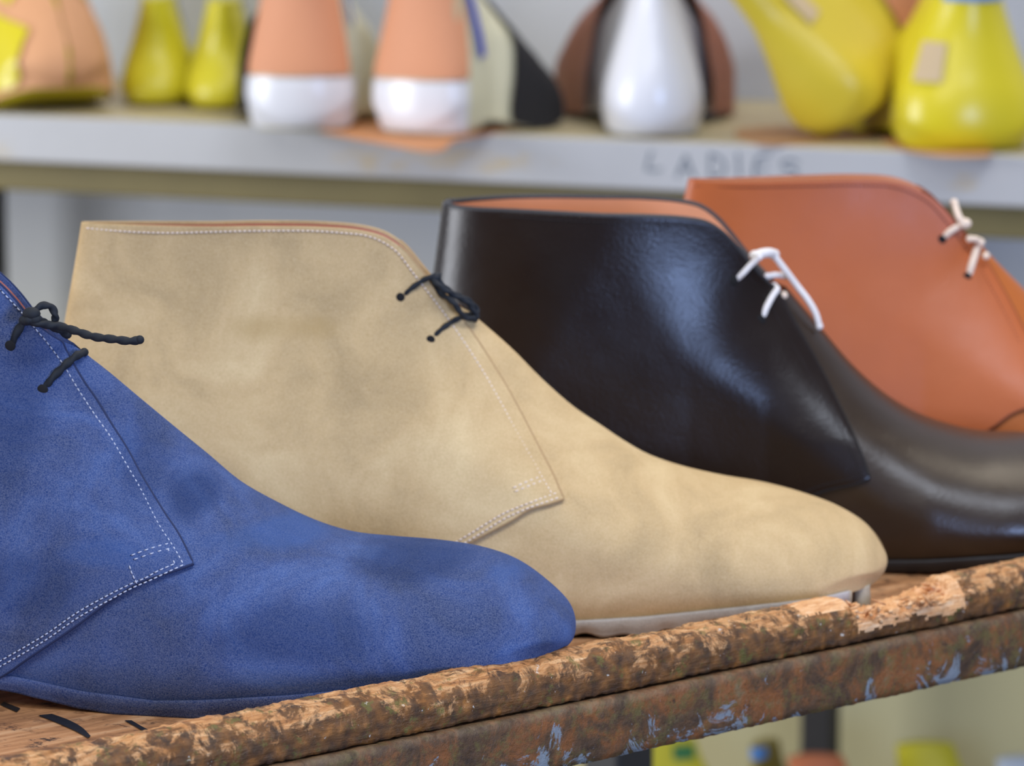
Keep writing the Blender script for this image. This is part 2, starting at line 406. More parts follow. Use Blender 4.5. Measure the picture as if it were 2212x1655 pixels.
# ---- blue suede boot, nearest
bk = 1.09; bh = (22, 745)
BLUE_RIDGE = [(168,748),(190,768),(230,799),(300,858),(380,925),(450,983),(520,1043),(600,1090),(680,1129),(760,1154),(850,1164),(950,1172),(1040,1186),(1110,1209),(1165,1243)]
BLUE_NOSE = [(1232,1307),(1244,1345),(1239,1374),(1222,1394)]
BLUE_BACK = T([(172,1278)]+TAN_BACK[1:-1], bh, bk) + T([TAN_BACK[-1]], bh, bk)
BLUE_COLLAR = T(TAN_COLLAR[:5], bh, bk) + [(-28,592),(0,612),(34,648),(66,688),(100,716),(135,738)]
BLUE_FACE = [(140,758),(156,788),(180,828),(206,866),(237,917),(272,973),(305,1034),(355,1115),(384,1158),(418,1222)]
BLUE_SEAM = [(418,1222),(380,1235),(335,1248),(294,1264),(232,1303),(169,1349),(85,1405),(0,1459),(-90,1500)]
def bpos(x, y): return tuple(on_y(x, y, 1.25))
blue_s = suede('blue_suede', (29,46,84), (41,65,116), (63,93,150), sheen=.28,
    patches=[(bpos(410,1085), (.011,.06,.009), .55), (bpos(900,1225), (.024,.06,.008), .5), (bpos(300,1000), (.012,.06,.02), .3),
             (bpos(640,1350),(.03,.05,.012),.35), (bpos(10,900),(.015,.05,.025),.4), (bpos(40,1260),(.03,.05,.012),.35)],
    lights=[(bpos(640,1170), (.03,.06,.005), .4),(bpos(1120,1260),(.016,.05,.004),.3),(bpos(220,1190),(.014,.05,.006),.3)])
blue = Boot('blue suede chukka boot with white stitching, nearest in the row, cut off at left', 1.284,
    BLUE_NOSE, BLUE_RIDGE, BLUE_BACK, BLUE_COLLAR, BLUE_FACE, BLUE_SEAM, .7,
    dict(ltrim=6, edge_shade=plain('blue_edge_shade', (30,42,78), .9), vamp=blue_s, quarter=blue_s, lining=lin_red, bend=on_y(-30,592,1.27)[0],
         margin=suede('blue_margin', (30,44,82), (41,60,110), (60,84,138), sheen=.2), skirt=.0050, rag=.0004, ragf=60))
blue.stitch([[(-30,600),(0,626),(51,680),(78,712),(101,739),(135,785),(169,841),(203,893),(237,941),(271,999),(305,1058),(335,1118),(352,1147),(367,1169),(382,1193),(393,1213)],
    [(372,1220),(338,1235),(315,1248),(288,1259),(237,1284),(169,1322),(101,1369),(51,1399),(0,1428),(-40,1450)],
    [(392,1222),(366,1234),(321,1255),(288,1269),(237,1296),(169,1334),(101,1381),(51,1411),(0,1440),(-40,1462)],
    [(360,1175),(340,1180),(315,1188),(288,1198)], [(362,1186),(342,1191),(318,1199),(294,1207)], [(364,1188),(370,1200),(376,1214)],
    ], thread_w, gap=.0018, holes=plain('needle_hole_blue', (22, 28, 52), .9))
blue.stitch([[(281,1226),(285,1238),(294,1257)]], thread_w, gap=.0011, ln=.0013)
blue.lace([([(24,746,None,.0005),(35,722,None,.0025),(50,698,None,.003),(66,686,None,.004)], .0013),
    ([(95,840,None,.0005),(112,818,None,.0025),(140,790,None,.003),(165,769,None,.003),(182,761,-.002)], .0013),
    ([(62,690,-.016),(75,672,-.016),(92,660,-.015),(110,663,-.014),(119,680,-.014),(118,700,-.013)], .0012),
    ([(60,692,-.019),(90,700,-.018),(125,704,-.016),(160,714,-.018),(200,727,-.020),(245,733,-.022),(285,737,-.023),(302,734,-.023)], .0013),
    ([(60,680,-.018),(95,698,-.015),(130,712,-.012),(145,722,-.01)], .0014)], cord_black, twist=True)
m = MB()
for x, y, r in ((68,678,.0030),(56,692,.0024),(74,690,.0026)): m.ball(on_y(x, y, blue.ym-.018), (r, r*.8, r*.75), 14, 8)
m.build('knot', cord_black, blue.root)
blue.eyelets([(22,747),(92,842)], black_hole, .0018)

# ---- dark brown leather boot
wk = .925; wh = (1585, 605)
BR_RIDGE = [(1700,622),(1740,668),(1777,712),(1844,790),(1912,850),(1980,892),(2047,917),(2120,934)] + T([(1470,1009),(1560,1030),(1650,1045),(1740,1069),(1820,1100),(1880,1141)], (1672,598), wk)
BR_NOSE = T(TAN_NOSE, (1672,598), wk)
BR_BACK = T([(172,1285)]+TAN_BACK[1:5], wh, wk) + [(925,700),(938,640),(947,585),(956,520),(966,438)]
BR_COLLAR = [(978,448),(1020,454),(1100,458),(1200,463),(1300,468),(1400,470),(1480,475),(1525,484),(1560,506),(1590,538),(1620,574),(1650,606),(1675,628)]
BR_FACE = [(1682,640),(1709,692),(1743,752),(1776,812),(1810,880),(1835,930),(1860,985),(1878,1034)]
BR_SEAM = [(1878,1034),(1850,1044),(1800,1054),(1760,1066),(1700,1095),(1640,1130),(1560,1175),(1480,1215)]
brown_l = leather('brown_leather', (26, 15, 12), .28, .15, .32, 0)
brown_v = leather('brown_vamp_leather', (46, 32, 20), .32, .15, .40, 0)
brown = Boot('glossy dark brown leather chukka boot with tan lining and white lace', 1.506,
    BR_NOSE, BR_RIDGE, BR_BACK, BR_COLLAR, BR_FACE, BR_SEAM, 3.1,
    dict(edge_shade=plain('brown_edge_shade', (12,9,9), .8), vamp=brown_v, quarter=brown_l, lining=lin_orange, rim=leather('dark_edge', (40, 38, 42), .5), bend=on_y(1545,495,1.48)[0],
         margin=leather('dark_margin', (24, 20, 22), .6), skirt=.004, rag=.0006))
brown.stitch([[(985,462),(1100,468),(1200,475),(1300,480),(1400,484),(1480,488),(1520,498),(1550,520),(1580,550),(1612,590),(1650,640),(1690,705),(1725,765),(1760,825),(1795,885),(1825,945),(1850,1000),(1862,1028)],
    [(1862,1028),(1820,1038),(1770,1050),(1720,1072)]], thread_d, holes=None)
brown.lace([([(1587,606,None,.0005),(1605,590,None,.0025),(1622,572,None,.003),(1640,556,None,.004)], .0012),
    ([(1630,553,-.020),(1645,548,-.019),(1662,546,-.016),(1672,550,-.012)], .0019),
    ([(1668,547,-.014),(1695,582,-.012),(1722,618,-.010),(1745,648,-.010),(1762,678,-.010),(1770,705,-.010)], .0013),
    ([(1657,597,-.014),(1675,594,-.011),(1698,596,-.006)], .0012),
    ([(1645,690,None,.0005),(1655,665,None,.0025),(1668,640,None,.003),(1678,625,None,.003),(1672,618,-.012)], .0013)], cord_white)
m = MB(); m.ball(on_y(1693,638,brown.ym-.012), .0016, 12, 8); m.build('knot', cord_cream, brown.root)
brown.eyelets([(1583,606),(1643,692)], black_hole, .002)

# ---- orange brown leather boot, farthest
ok = .885; oh = (2035, 515)
OR_RIDGE = [(2118,528),(2160,572),(2212,624)] + T(TAN_RIDGE[3:], (1995,520), ok)
OR_NOSE = T(TAN_NOSE, (1995,520), ok)
OR_BACK = T([(172,1285)]+TAN_BACK[1:6], oh, ok) + [(1468,500),(1482,450),(1497,388)]
OR_COLLAR = [(1560,392),(1650,392),(1750,390),(1850,388),(1930,392),(1975,405),(2015,428),(2045,458),(2075,494),(2100,520)]
OR_FACE = [(2112,542),(2149,604),(2183,665),(2212,722),(2255,800),(2290,870)]
OR_SEAM = [(2290,870),(2250,880),(2212,884),(2180,898),(2150,920),(2080,960),(2000,1000),(1930,1040)]
orange_l = leather('orange_leather', (180, 92, 44), .42, .1, .38, 0)
orange = Boot('smooth orange brown leather chukka boot with cream lace, farthest in the row', 1.592,
    OR_NOSE, OR_RIDGE, OR_BACK, OR_COLLAR, OR_FACE, OR_SEAM, 1.0,
    dict(edge_shade=plain('orange_edge_shade', (112,54,30), .8), vamp=leather('orange_vamp_leather', (180, 96, 36), .42, .1, .38, 0), quarter=orange_l, lining=lin_orange, bend=on_y(1990,410,1.58)[0],
         margin=leather('orange_margin', (130, 66, 38), .6), skirt=.004, rag=.0006))
orange.stitch([[(1505,402),(1600,404),(1750,402),(1850,400),(1925,404),(1970,418),(2008,440),(2040,475),(2075,520),(2105,560),(2140,620),(2172,680),(2203,740)]],
    plain('thread_rust', (110, 50, 32), .8), rad=.00026)
orange.lace([([(2036,515,None,.0005),(2050,502,None,.0025),(2068,490,None,.003),(2086,480,None,.003)], .0015),
    ([(2061,438,-.008),(2066,455,-.010),(2073,472,-.012),(2082,482,-.012)], .0015),
    ([(2092,596,None,.0005),(2098,575,None,.0025),(2106,550,None,.003),(2112,532,None,.003),(2118,524,-.008)], .0016),
    ([(2094,516,-.012),(2108,517,-.010),(2120,524,-.006)], .0013)], cord_cream)
m = MB(); m.ball(on_y(2130,553,orange.ym-.012), .0016, 12, 8); m.ball(on_y(2084,483,orange.ym-.012), (.0028,.002,.0022), 12, 8); m.build('knot', cord_cream, orange.root)
orange.eyelets([(2035,517),(2089,598)], black_hole, .0018)

# ------------------------------------------------------------------ the worn rack under the boots
ed = np.array([10094/FPX, CP+1367/FPX*SP]); ed /= np.linalg.norm(ed)      # direction of the front edge
EA = math.atan2(ed[1], ed[0]); LIP = .018
p0 = on_z(1106, 1425, LIP-.0015) + .009*np.array([math.sin(EA), -math.cos(EA), 0])
rack = thing('shoe_rack', 'rough wooden rack board with splintered front edge carrying the four boots', 'rack', (p0[0], p0[1], 0), (0, 0, EA))
Minv = Matrix.Rotation(-EA, 3, 'Z')
def rl(p): q = Minv @ Vector((p[0]-p0[0], p[1]-p0[1], p[2])); return np.array(q)
m_ = M('board_wood')
g = m_.noise(9, 5, .65, vec=m_.map((2, 14, 14)))
c = m_.ramp(g, [(.3, lin((118,78,46))), (.5, lin((182,130,86))), (.7, lin((212,168,126)))])
c = m_.mix(m_.ramp(m_.noise(120, 4, .7), [(.52, 0.0), (.66, .75)]), c, lin((92, 58, 34)))
c = m_.mix(m_.ramp(m_.noise(60, 5, .8), [(.60, 0.0), (.68, .9)]), c, lin((30, 26, 26)))
board_m = m_.set(c, .6, bump=m_.noise(250, 4), bstr=.3)
def lip_top(x):                                                     # the broken stretch of the edge strip
    return 0
br0 = rl(on_z(1846, 1290, LIP))[0]; br1 = rl(on_z(2062, 1245, LIP))[0]
def fbm(x, y, z, o=4, f=1.0):
    v = 0; a = 1
    for _ in range(o): v += a*mnoise.noise(Vector((x*f, y*f, z*f))); f *= 2.1; a *= .55
    return v
def strip(name, prof, x0, x1, step, amp, mat, chip=None, stretch=.25):
    prof = np.array(prof); xs = np.arange(x0, x1, step); P = np.zeros((len(xs), len(prof), 3))
    ctr = prof.mean(0)
    for i, x in enumerate(xs):
        for j, (a, z) in enumerate(prof):
            d = fbm(x*stretch*60, a*90, z*90, 3, 1.0)*amp*.45
            fine = fbm(x*260, a*420, z*420, 4, 1.0)*amp*.55
            n = np.array([a, z])-ctr; n /= np.linalg.norm(n)
            q = np.array([a, z]) + n*(d+fine)
            if chip: q = chip(x, q, n)
            P[i, j] = (x, q[0], q[1])
    m = MB(); b = m.grid(P); k = len(prof)
    m.f.append(tuple(b+j for j in range(k))); m.f.append(tuple(b+(len(xs)-1)*k+j for j in range(k))[::-1])
    for i in range(len(xs)-1): m.f.append((b+i*k+k-1, b+(i+1)*k+k-1, b+(i+1)*k, b+i*k))
    return m.build(name, mat, rack, loc=(0, 0, 0))
def chip(x, q, n):
    if q[1] > .005:
        w = min(sstep((x-br0)/.004), sstep((br1-x)/.005))
        if w > 0:
            lim = .0092 + .0022*fbm(x*260, q[0]*400, 1.3, 4) + .002*sstep((x-br0-.02)/.02)
            if q[1] > lim: q = np.array([q[0], q[1]*(1-w)+lim*w])
        r = .0022*max(0, fbm(x*34, 3.3, q[0]*60, 4)-.15)            # small bites out of the top corner
        if q[1] > .011: q = q - np.array([0, r])
    return q
prof = []
for a, z in [(.0,.0015),(.0006,.004),(.0008,.007),(.0002,.0105),(-.0016,.0135),(-.0042,.0155),(-.0075,.0165),(-.0105,.0166),(-.013,.0160),(-.0148,.0142),(-.0152,.010),(-.0152,.0004)]: prof.append((-a*1.0, z))
pf = crom([(a, z) for a, z in prof], 40)
m_ = M('worn_edge_wood')
sep = m_.n('ShaderNodeSeparateXYZ', Vector=m_.co)
zf = m_.math('MULTIPLY', sep.outputs['Z'], 1/.018)
g = m_.noise(1, 6, .7, vec=m_.map((60, 500, 500)), dist=.4)
c = m_.ramp(g, [(.28, lin((128,78,36))), (.43, lin((192,130,72))), (.58, lin((222,168,112))), (.74, lin((242,206,160)))])
grime = m_.math('SUBTRACT', m_.noise(115, 8, .74, dist=.7), m_.math('MULTIPLY', zf, .27))
c = m_.mix(m_.ramp(grime, [(.23, 0.0), (.32, .94)]), c, m_.ramp(m_.noise(200, 4), [(.35, lin((50,30,14))), (.6, lin((116,72,26))), (.75, lin((168,108,46)))]))
c = m_.mix(m_.ramp(m_.noise(140, 5, .75, vec=m_.map(loc=(3,1,0))), [(.56, 0.0), (.64, .8)]), c, lin((104, 98, 40)))
c = m_.mix(m_.ramp(m_.noise(260, 3, .7, vec=m_.map(loc=(9,2,0))), [(.68, 0.0), (.72, .85)]), c, lin((215, 205, 190)))
raw = m_.math('MULTIPLY', m_.ramp(sep.outputs['X'], [(0, 0.0), (1, 0.0)]), 1.0)
edge_m = m_.set(c, m_.ramp(m_.noise(120, 3), [(.4, .35), (.65, .75)]), bump=m_.math('ADD', m_.noise(400, 5, .7), m_.math('MULTIPLY', g, 1.5)), bstr=.7, bdist=.0012)
m_ = M('raw_wood')
g = m_.noise(1, 6, .7, vec=m_.map((90, 700, 700)), dist=.5)
raw_m = m_.set(m_.ramp(g, [(.3, lin((176,110,62))), (.5, lin((226,168,112))), (.7, lin((244,208,166)))]), .7, bump=m_.noise(900, 4), bstr=.6)
e = strip('edge_strip', pf, -.42, .42, .0008, .0009, edge_m, chip, .3)
e.data.materials.append(raw_m)
for p in e.data.polygons:
    x, y, z = p.center
    if br0+.002 < x < br1+.004 and p.normal.z > -.2 and z > .0055 + .0035*fbm(x*120, 0, 0, 3): p.material_index = 1
    if br0-.022 < x <= br0+.002 and z > .0138+.001*fbm(x*200, 1, 0, 3): p.material_index = 1
m_ = M('rusty_painted_rail')
c = m_.ramp(m_.noise(60, 6, .7, dist=.6), [(.32, lin((48,32,20))), (.47, lin((90,62,36))), (.60, lin((136,80,34))), (.72, lin((124,104,70)))])
c = m_.mix(m_.ramp(m_.noise(150, 6, .8), [(.5, 0.0), (.62, .7)]), c, lin((104, 92, 44)))
sep = m_.n('ShaderNodeSeparateXYZ', Vector=m_.co)
low = m_.math('ADD', m_.noise(55, 6, .75, vec=m_.map(loc=(5,5,1)), dist=1.0), m_.math('MULTIPLY', sep.outputs['Z'], -7.0))
c = m_.mix(m_.ramp(low, [(.66, 0.0), (.70, .85)], ), c, lin((132, 142, 150)))
c = m_.mix(m_.ramp(m_.math('MULTIPLY', m_.math('ADD', sep.outputs['Z'], .004), 250.0), [(.3, 0.0), (.9, .5)]), c, m_.ramp(m_.noise(130, 5, .7), [(.4, lin((70, 54, 38))), (.6, lin((134, 112, 84)))]))
c = m_.mix(m_.ramp(m_.noise(300, 4, .8, vec=m_.map(loc=(2,9,1))), [(.6, 0.0), (.7, .8)]), c, lin((40, 26, 16)))
rail_m = m_.set(c, .55, bump=m_.noise(220, 6, .75), bstr=.8, bdist=.0015)
pr = crom([(-.0035,.0002),(-.0040,-.003),(-.0040,-.010),(-.0038,-.017),(-.0030,-.0195),(.004,-.020),(.018,-.020),(.019,-.012),(.019,-.001),(.004,.0003),(-.002,.0009)], 34)
strip('rail', pr, -.42, .42, .0013, .0007, rail_m, None, .5)
m = MB(); m.box(-.42, .42, .0125, .42, -.016, 0)
bd = m.build('board', board_m, rack, loc=(0, 0, 0), smooth=False); bevel(bd, .001)
# splinters at the break
sp = MB()
rnd = random.Random(8)
def splinter(px, py, n, spread, ln):
    q0 = rl(on_z(px, py, .012))
    for _ in range(n):
        s0 = q0 + np.array([rnd.gauss(0, spread), rnd.gauss(0, .003), rnd.gauss(0, .0012)])
        a = rnd.uniform(-.9, .9); d = np.array([math.cos(a)*rnd.choice((-1, 1, -1)), rnd.uniform(-.6, .3), abs(math.sin(a))*.8])*ln*rnd.uniform(.4, 1)
        sp.tube([s0-d*.4, s0+d*.1, s0+d*.6], [.0004, .0007*rnd.uniform(.6, 1.6), .0001], 5)
splinter(2040, 1275, 38, .0045, .010); splinter(2000, 1300, 22, .006, .008); splinter(1870, 1318, 14, .004, .007); splinter(1940, 1315, 14, .008, .006)
sp.build('splinters', raw_m, rack, loc=(0, 0, 0), label='pale raw splinters at the broken stretch of the edge')
# black pen marks on the board
ink = plain('ink_black', (24, 24, 28), .5)
for A_, B_ in (([(82,1545),(125,1562),(165,1580),(190,1594)], [(112,1542),(150,1556),(178,1572),(196,1590)]), ([(268,1556),(290,1568),(318,1584)], [(284,1556),(308,1570),(336,1584)]), ([(0,1522),(18,1530),(36,1538)], [(8,1516),(28,1524),(44,1530)])):
    A2 = crom(A_, 20); B2 = crom(B_, 20); P = np.array([[rl(on_z(*(a*(1-k)+b*k), .0004)) for k in (0, .5, 1)] for a, b in zip(A2, B2)])
    m = MB(); m.grid(P); m.build('ink_mark', ink, rack, loc=(0, 0, 0))
# uprights of the rack, beyond the frame
steel = plain('dark_steel', (48, 46, 44), .5)
for x, y in ((-.40, .03), (.40, .03), (-.40, .40), (.40, .40)):
    m = MB(); m.box(x-.012, x+.012, y-.012, y+.012, -.75, -.014); o = m.build('leg', steel, rack, loc=(0, 0, 0), smooth=False); bevel(o, .002)

# ------------------------------------------------------------------ storage shelf on the wall behind
SH = .078                                                            # its top
sa = on_z(0, 246, SH); sb = on_z(2212, 336, SH)
SD = np.array([sb[0]-sa[0], sb[1]-sa[1]]); SL = np.linalg.norm(SD); SA = math.atan2(SD[1], SD[0])
shelf = thing('storage_shelf', 'white painted wooden shelf of shoe lasts with handwriting on its front edge', 'shelf', (sa[0], sa[1], SH), (0, 0, SA))
SM = Matrix.Rotation(-SA, 3, 'Z')
def sl(p): return np.array(SM @ Vector((p[0]-sa[0], p[1]-sa[1], p[2]-SH)))
def shelf_face(px, py):                                              # point of the front face in shelf coordinates
    r = ray(px, py); n = np.array([-SD[1], SD[0], 0]); t = ((sa[0])*n[0]+(sa[1])*n[1])/(r@n); return sl(np.array([0, 0, HC])+r*t)
TH = -shelf_face(1106, 398)[2]
m_ = M('shelf_paint')
def fbox(px0, py0, px1, py1, soft=60):
    a = shelf_face(px0, py0); b = shelf_face(px1, py1); c_ = ((a[0]+b[0])/2, 0, (a[2]+b[2])/2); r_ = (abs(b[0]-a[0])/2*1.25, .03, abs(a[2]-b[2])/2*1.35)
    return m_.blob(c_, r_)
c = m_.mix(m_.noise(12, 4), lin((160,160,160)), lin((174,174,176)))
st = m_.ramp(m_.noise(45, 5, .7, vec=m_.map((1,1,3))), [(.44, 0.0), (.56, .8)])
for b_ in (fbox(880,318,1170,375), fbox(720,318,900,372), fbox(2040,375,2110,410), fbox(-30,300,35,350)):
    c = m_.mix(m_.math('MULTIPLY', b_, st), c, lin((176,158,122)))
top_f = m_.n('ShaderNodeNewGeometry'); sepn = m_.n('ShaderNodeSeparateXYZ', Vector=top_f.outputs['Normal'])
dust = m_.mix(m_.noise(25, 5, .7), lin((196,188,150)), lin((150,130,100)))
c = m_.mix(m_.ramp(sepn.outputs['Z'], [(.6, 0.0), (.8, 1.0)]), c, dust)
shelf_m = m_.set(c, .5, bump=m_.noise(150, 4), bstr=.15)
X0, X1 = -1.1, SL+.9; DEP = .285
m = MB(); m.box(X0, X1, 0, DEP, -TH, 0); o = m.build('shelf_board', shelf_m, shelf, loc=(0,0,0), smooth=False); bevel(o, .0015)
olive = plain('olive_shade', (112, 101, 62), .7, .2, 20)
rb = shelf_face(1106, 398)[2]
m = MB(); m.box(X0, X1, .02, .045, -TH-.0215, -TH); o = m.build('shelf_shade', olive, shelf, loc=(0,0,0), smooth=False); bevel(o, .002)  # dark olive strip standing in for the shadow below the shelf
grey_ink = plain('marker_grey', (92, 102, 112), .8)
let = MB()
def stroke(*pts):
    P = [shelf_face(*p) + np.array([0, -.0004, 0]) for p in pts]; P = crom(P, per=5)
    b = len(let.v); w = .00075
    D = np.gradient(P, axis=0); D /= np.linalg.norm(D, axis=1)[:, None]
    for p, d in zip(P, D):
        n = np.array([-d[2], 0, d[0]]); let.v += [tuple(p+n*w), tuple(p-n*w)]
    for i in range(len(P)-1): let.f.append((b+2*i, b+2*i+1, b+2*i+3, b+2*i+2))
stroke((1408,326),(1402,345),(1396,366)); stroke((1396,366),(1412,368),(1430,365))
stroke((1462,384),(1472,358),(1482,336)); stroke((1482,336),(1490,360),(1500,385)); stroke((1468,366),(1480,366),(1495,365))
stroke((1534,332),(1534,355),(1535,382)); stroke((1534,332),(1555,342),(1566,360),(1556,378),(1535,382))
stroke((1594,330),(1595,355),(1597,382))
stroke((1636,340),(1630,360),(1630,384)); stroke((1636,340),(1650,336),(1664,336)); stroke((1632,360),(1645,359),(1656,358)); stroke((1630,384),(1645,386),(1660,384))
stroke((1726,352),(1708,346),(1690,352),(1694,362),(1715,366),(1722,376),(1704,384),(1688,380))
let.build('lettering', grey_ink, shelf, loc=(0,0,0), label='handwritten grey letters LADIES')
# the lower shelf of the same wall unit, just below the frame, and its uprights
LOW = -.395
m = MB(); m.box(X0, X1, -.02, DEP, LOW-SH-.03, LOW-SH); o = m.build('lower_board', shelf_m, shelf, loc=(0,0,0), smooth=False); bevel(o, .0015)
dark_post = plain('dark_post', (26, 22, 20), .6)
for px in (1772, -28):
    n_ = np.array([-SD[1], SD[0], 0])/SL; r_ = ray(px, 1560 if px > 0 else 500); t_ = ((np.array([sa[0], sa[1], 0])@n_)+.215)/(r_@n_)
    q = sl(np.array([0, 0, HC])+r_*t_); w_ = .0105
    m = MB(); m.box(q[0]-w_, q[0]+w_, .205, .225, LOW-SH, -TH); o = m.build('upright', dark_post, shelf, loc=(0,0,0), smooth=False); bevel(o, .001)
# the wall and the floor
m_ = M('wall_paint')
sepw = m_.n('ShaderNodeSeparateXYZ', Vector=m_.co)
cw = m_.mix(m_.noise(2.5, 4), lin((176,180,188)), lin((196,199,204)))
cw = m_.mix(m_.ramp(m_.noise(7, 5, .6), [(.5, 0.0), (.7, .35)]), cw, lin((150,156,170)))
cw = m_.mix(m_.ramp(m_.math('MULTIPLY', m_.math('ADD', sepw.outputs['Z'], .5), 1.0), [(.25, 1.0), (.50, 0.0)]), cw, lin((168,160,122)))
wall_m = m_.set(cw, .8, bump=m_.noise(30, 4), bstr=.1)
wl = bpy.data.objects.new('wall_root', None)
R = Matrix.Rotation(SA, 3, 'Z')
def wpt(x, y, z): v = R @ Vector((x, y, 0)); return (sa[0]+v[0], sa[1]+v[1], z)
def struct(name, verts, faces, mat):
    o = mesh(name, verts, faces, mat, smooth=False); o['kind'] = 'structure'; return o
def sbox(name, x0, x1, y0, y1, z0, z1, mat):
    V = [wpt(x, y, z) for x in (x0, x1) for y in (y0, y1) for z in (z0, z1)]
    return struct(name, V, [(0,1,3,2),(4,6,7,5),(0,4,5,1),(2,3,7,6),(0,2,6,4),(1,5,7,3)], mat)
sbox('wall_back', -2.2, 3.0, DEP, DEP+.1, -.75, 1.9, wall_m)
floor_m = plain('floor_concrete', (112, 106, 98), .8, .15, 6)
sbox('floor', -2.2, 3.0, -5, DEP+.1, -.80, -.75, floor_m)

# ------------------------------------------------------------------ shoe lasts
LAST_GROUP = 'shoe lasts standing on the wall shelf'
class Last:
    """x from the heel (0) to the toe, z up, both in units of a full size last (metres)"""
    BK = [(.010,0),(.002,.008),(0,.022),(.002,.038),(.008,.058),(.013,.080),(.014,.105),(.012,.130),(.010,.155)]
    TP = [(.010,.155),(.040,.157),(.078,.155)]
    RG = [(.078,.155),(.088,.128),(.105,.103),(.130,.083),(.165,.064),(.200,.050),(.235,.040),(.255,.030)]
    NS = [(.255,.030),(.265,.021),(.266,.014),(.260,.010)]
    BT = [(.010,0),(.05,0),(.09,.006),(.12,.005),(.16,0),(.19,0),(.225,.003),(.260,.010)]
    def __init__(s, label, loc, yaw, scale=1.0, mat=None, rot=(0, 0), group=LAST_GROUP, thin=1.0, zs=1.0, wx=.03, bw=1.0, lx=1.0, hz=1.0):
        s.bw = bw; s.zs = zs; s.wx = wx; s.lx = lx; s.hz = hz
        s.root = thing('shoe_last', label, 'shoe last', loc, (rot[0], rot[1], yaw), group=group)
        s.k = scale; s.thin = thin
        s.us = .5-.5*np.cos(np.linspace(0, math.pi, 80)); s.vs = 1-(1-np.linspace(0, 1, 50))**1.7
        s.bk = crom(s.BK); s.rg = crom(s.RG); s.ns = crom(s.NS)
        top = np.vstack([crom(s.TP)[:-1], s.rg]); bt = crom(s.BT)
        s.closed = np.vstack([s.rg, s.ns[1:]])
        us, vs = s.us, s.vs
        tg = by_x(top, top[0,0]+(top[-1,0]-top[0,0])*us); bg = by_x(bt, bt[0,0]+(bt[-1,0]-bt[0,0])*us)
        s.G = coons(bg, tg, resample(s.bk, vs), resample(s.ns[::-1], vs), us, vs)
        m = MB()
        for sg in (-1, 1): m.grid(s.pos(s.G, sg))
        # cone top and underside caps
        for j in (-1, 0):
            A = s.pos(s.G[:, j], -1); B = s.pos(s.G[:, j], 1)
            m.grid(np.stack([A*(1-k)+B*k for k in np.linspace(0, 1, 5)], 1))
        m.build('body', mat, s.root, weld=.00008, loc=(0,0,0))
    def W(s, x, z):
        heel = np.interp(z*s.zs, [0,.004,.014,.028,.042,.056,.071,.085,.11,.16], [.0285,.0315,.0335,.0325,.0285,.024,.0195,.0155,.014,.013])*s.thin
        ball = np.interp(x, [0,.05,.10,.14,.18,.22,.27], [.033,.033,.032,.040,.045,.042,.036])*s.bw
        f = sstep((x-s.wx)/.09)
        top = np.interp(z, [0,.03,.06,.1,.16], [1,1,.95,.62,.4])
        w = heel*(1-f)+ball*top*f
        d = dist_poly(x, z, s.closed)
        return w*sat(d/.032)*sat((dist_poly(x, z, s.bk))/.032)
    def pos(s, G, sg, off=0.0, cyl=False):
        x, z = G[..., 0], G[..., 1]; y = sg*s.W(x, z); y = np.where(dist_poly(x, z, s.bk) < 2e-5, 0, y); P = np.stack([x*s.lx, y, z*s.hz], -1)
        if off:
            N = grid_normals(P)
            if np.mean(N[..., 1])*sg < 0: N = -N
            if cyl:
                N = np.stack([x-.036, P[..., 1]*1.0, 0*x], -1); N /= np.linalg.norm(N, axis=2)[..., None]+1e-9
                P[0, :, 1] = 0; N[0] = (-1, 0, 0)
            P = P+N*off
        return P*s.k
    def patch(s, name, x0, x1, z0, z1, mat, sides=(-1, 1), off=.0012, label=None, shear=0.0):
        """a cover over the strip of the surface between the given x and heights (fractions of the local height)"""
        i0 = int(np.searchsorted(s.us, x0)); i1 = int(np.searchsorted(s.us, x1))+1
        nu, nv = 60, 30; ui = np.linspace(x0, x1, nu)**1.0; 
        if x0 == 0: ui = x1*np.linspace(0, 1, nu)**1.8
        vi = np.linspace(z0, z1, nv)
        m = MB()
        def g(u, v):
            fu = np.interp(u, s.us, np.arange(len(s.us))); fv = np.interp(v, s.vs, np.arange(len(s.vs)))
            a = int(fu); b = int(fv); a = min(a, len(s.us)-2); b = min(b, len(s.vs)-2); du = fu-a; dv = fv-b
            return s.G[a,b]*(1-du)*(1-dv)+s.G[a+1,b]*du*(1-dv)+s.G[a,b+1]*(1-du)*dv+s.G[a+1,b+1]*du*dv
        for sg in sides:
            P = np.array([[g(min(1, max(0, u+shear*(v-z0))), v) for v in vi] for u in ui]); m.grid(s.pos(P, sg, off, x0 == 0))
        return m.build(name, mat, s.root, loc=(0,0,0), weld=.0001, label=label)
yellow = plain('last_yellow', (206, 190, 34), .3, .06, 30)
yellow_d = plain('last_yellow_dull', (200, 178, 52), .35, .08, 30)
lemon = plain('last_lemon', (200, 190, 42), .35, .08, 30)
white_p = plain('last_white', (216, 216, 220), .25, .03, 30)
cream_p = plain('last_cream', (208, 202, 170), .35, .05, 30)
flesh = plain('leather_flesh', (206, 142, 104), .7, .06, 40)
flesh2 = plain('leather_peach', (204, 150, 108), .75, .08, 40)
redbrown = plain('leather_redbrown', (150, 92, 66), .6, .12, 40)
felt = plain('felt_black', (30, 28, 29), .95, .1, 200)
paper = plain('label_paper', (186, 164, 130), .8, .05, 60)
greyp = plain('label_grey', (158, 146, 128), .8, .08, 60)
blue_p = plain('blue_line', (20, 48, 165), .6, .05)
skyb = plain('blue_disc', (70, 126, 190), .6, .05)
greenp = plain('green_line', (120, 150, 86), .6, .05)
def base(px, py): return tuple(on_z(px, py, SH+.0012))
up = math.pi/2
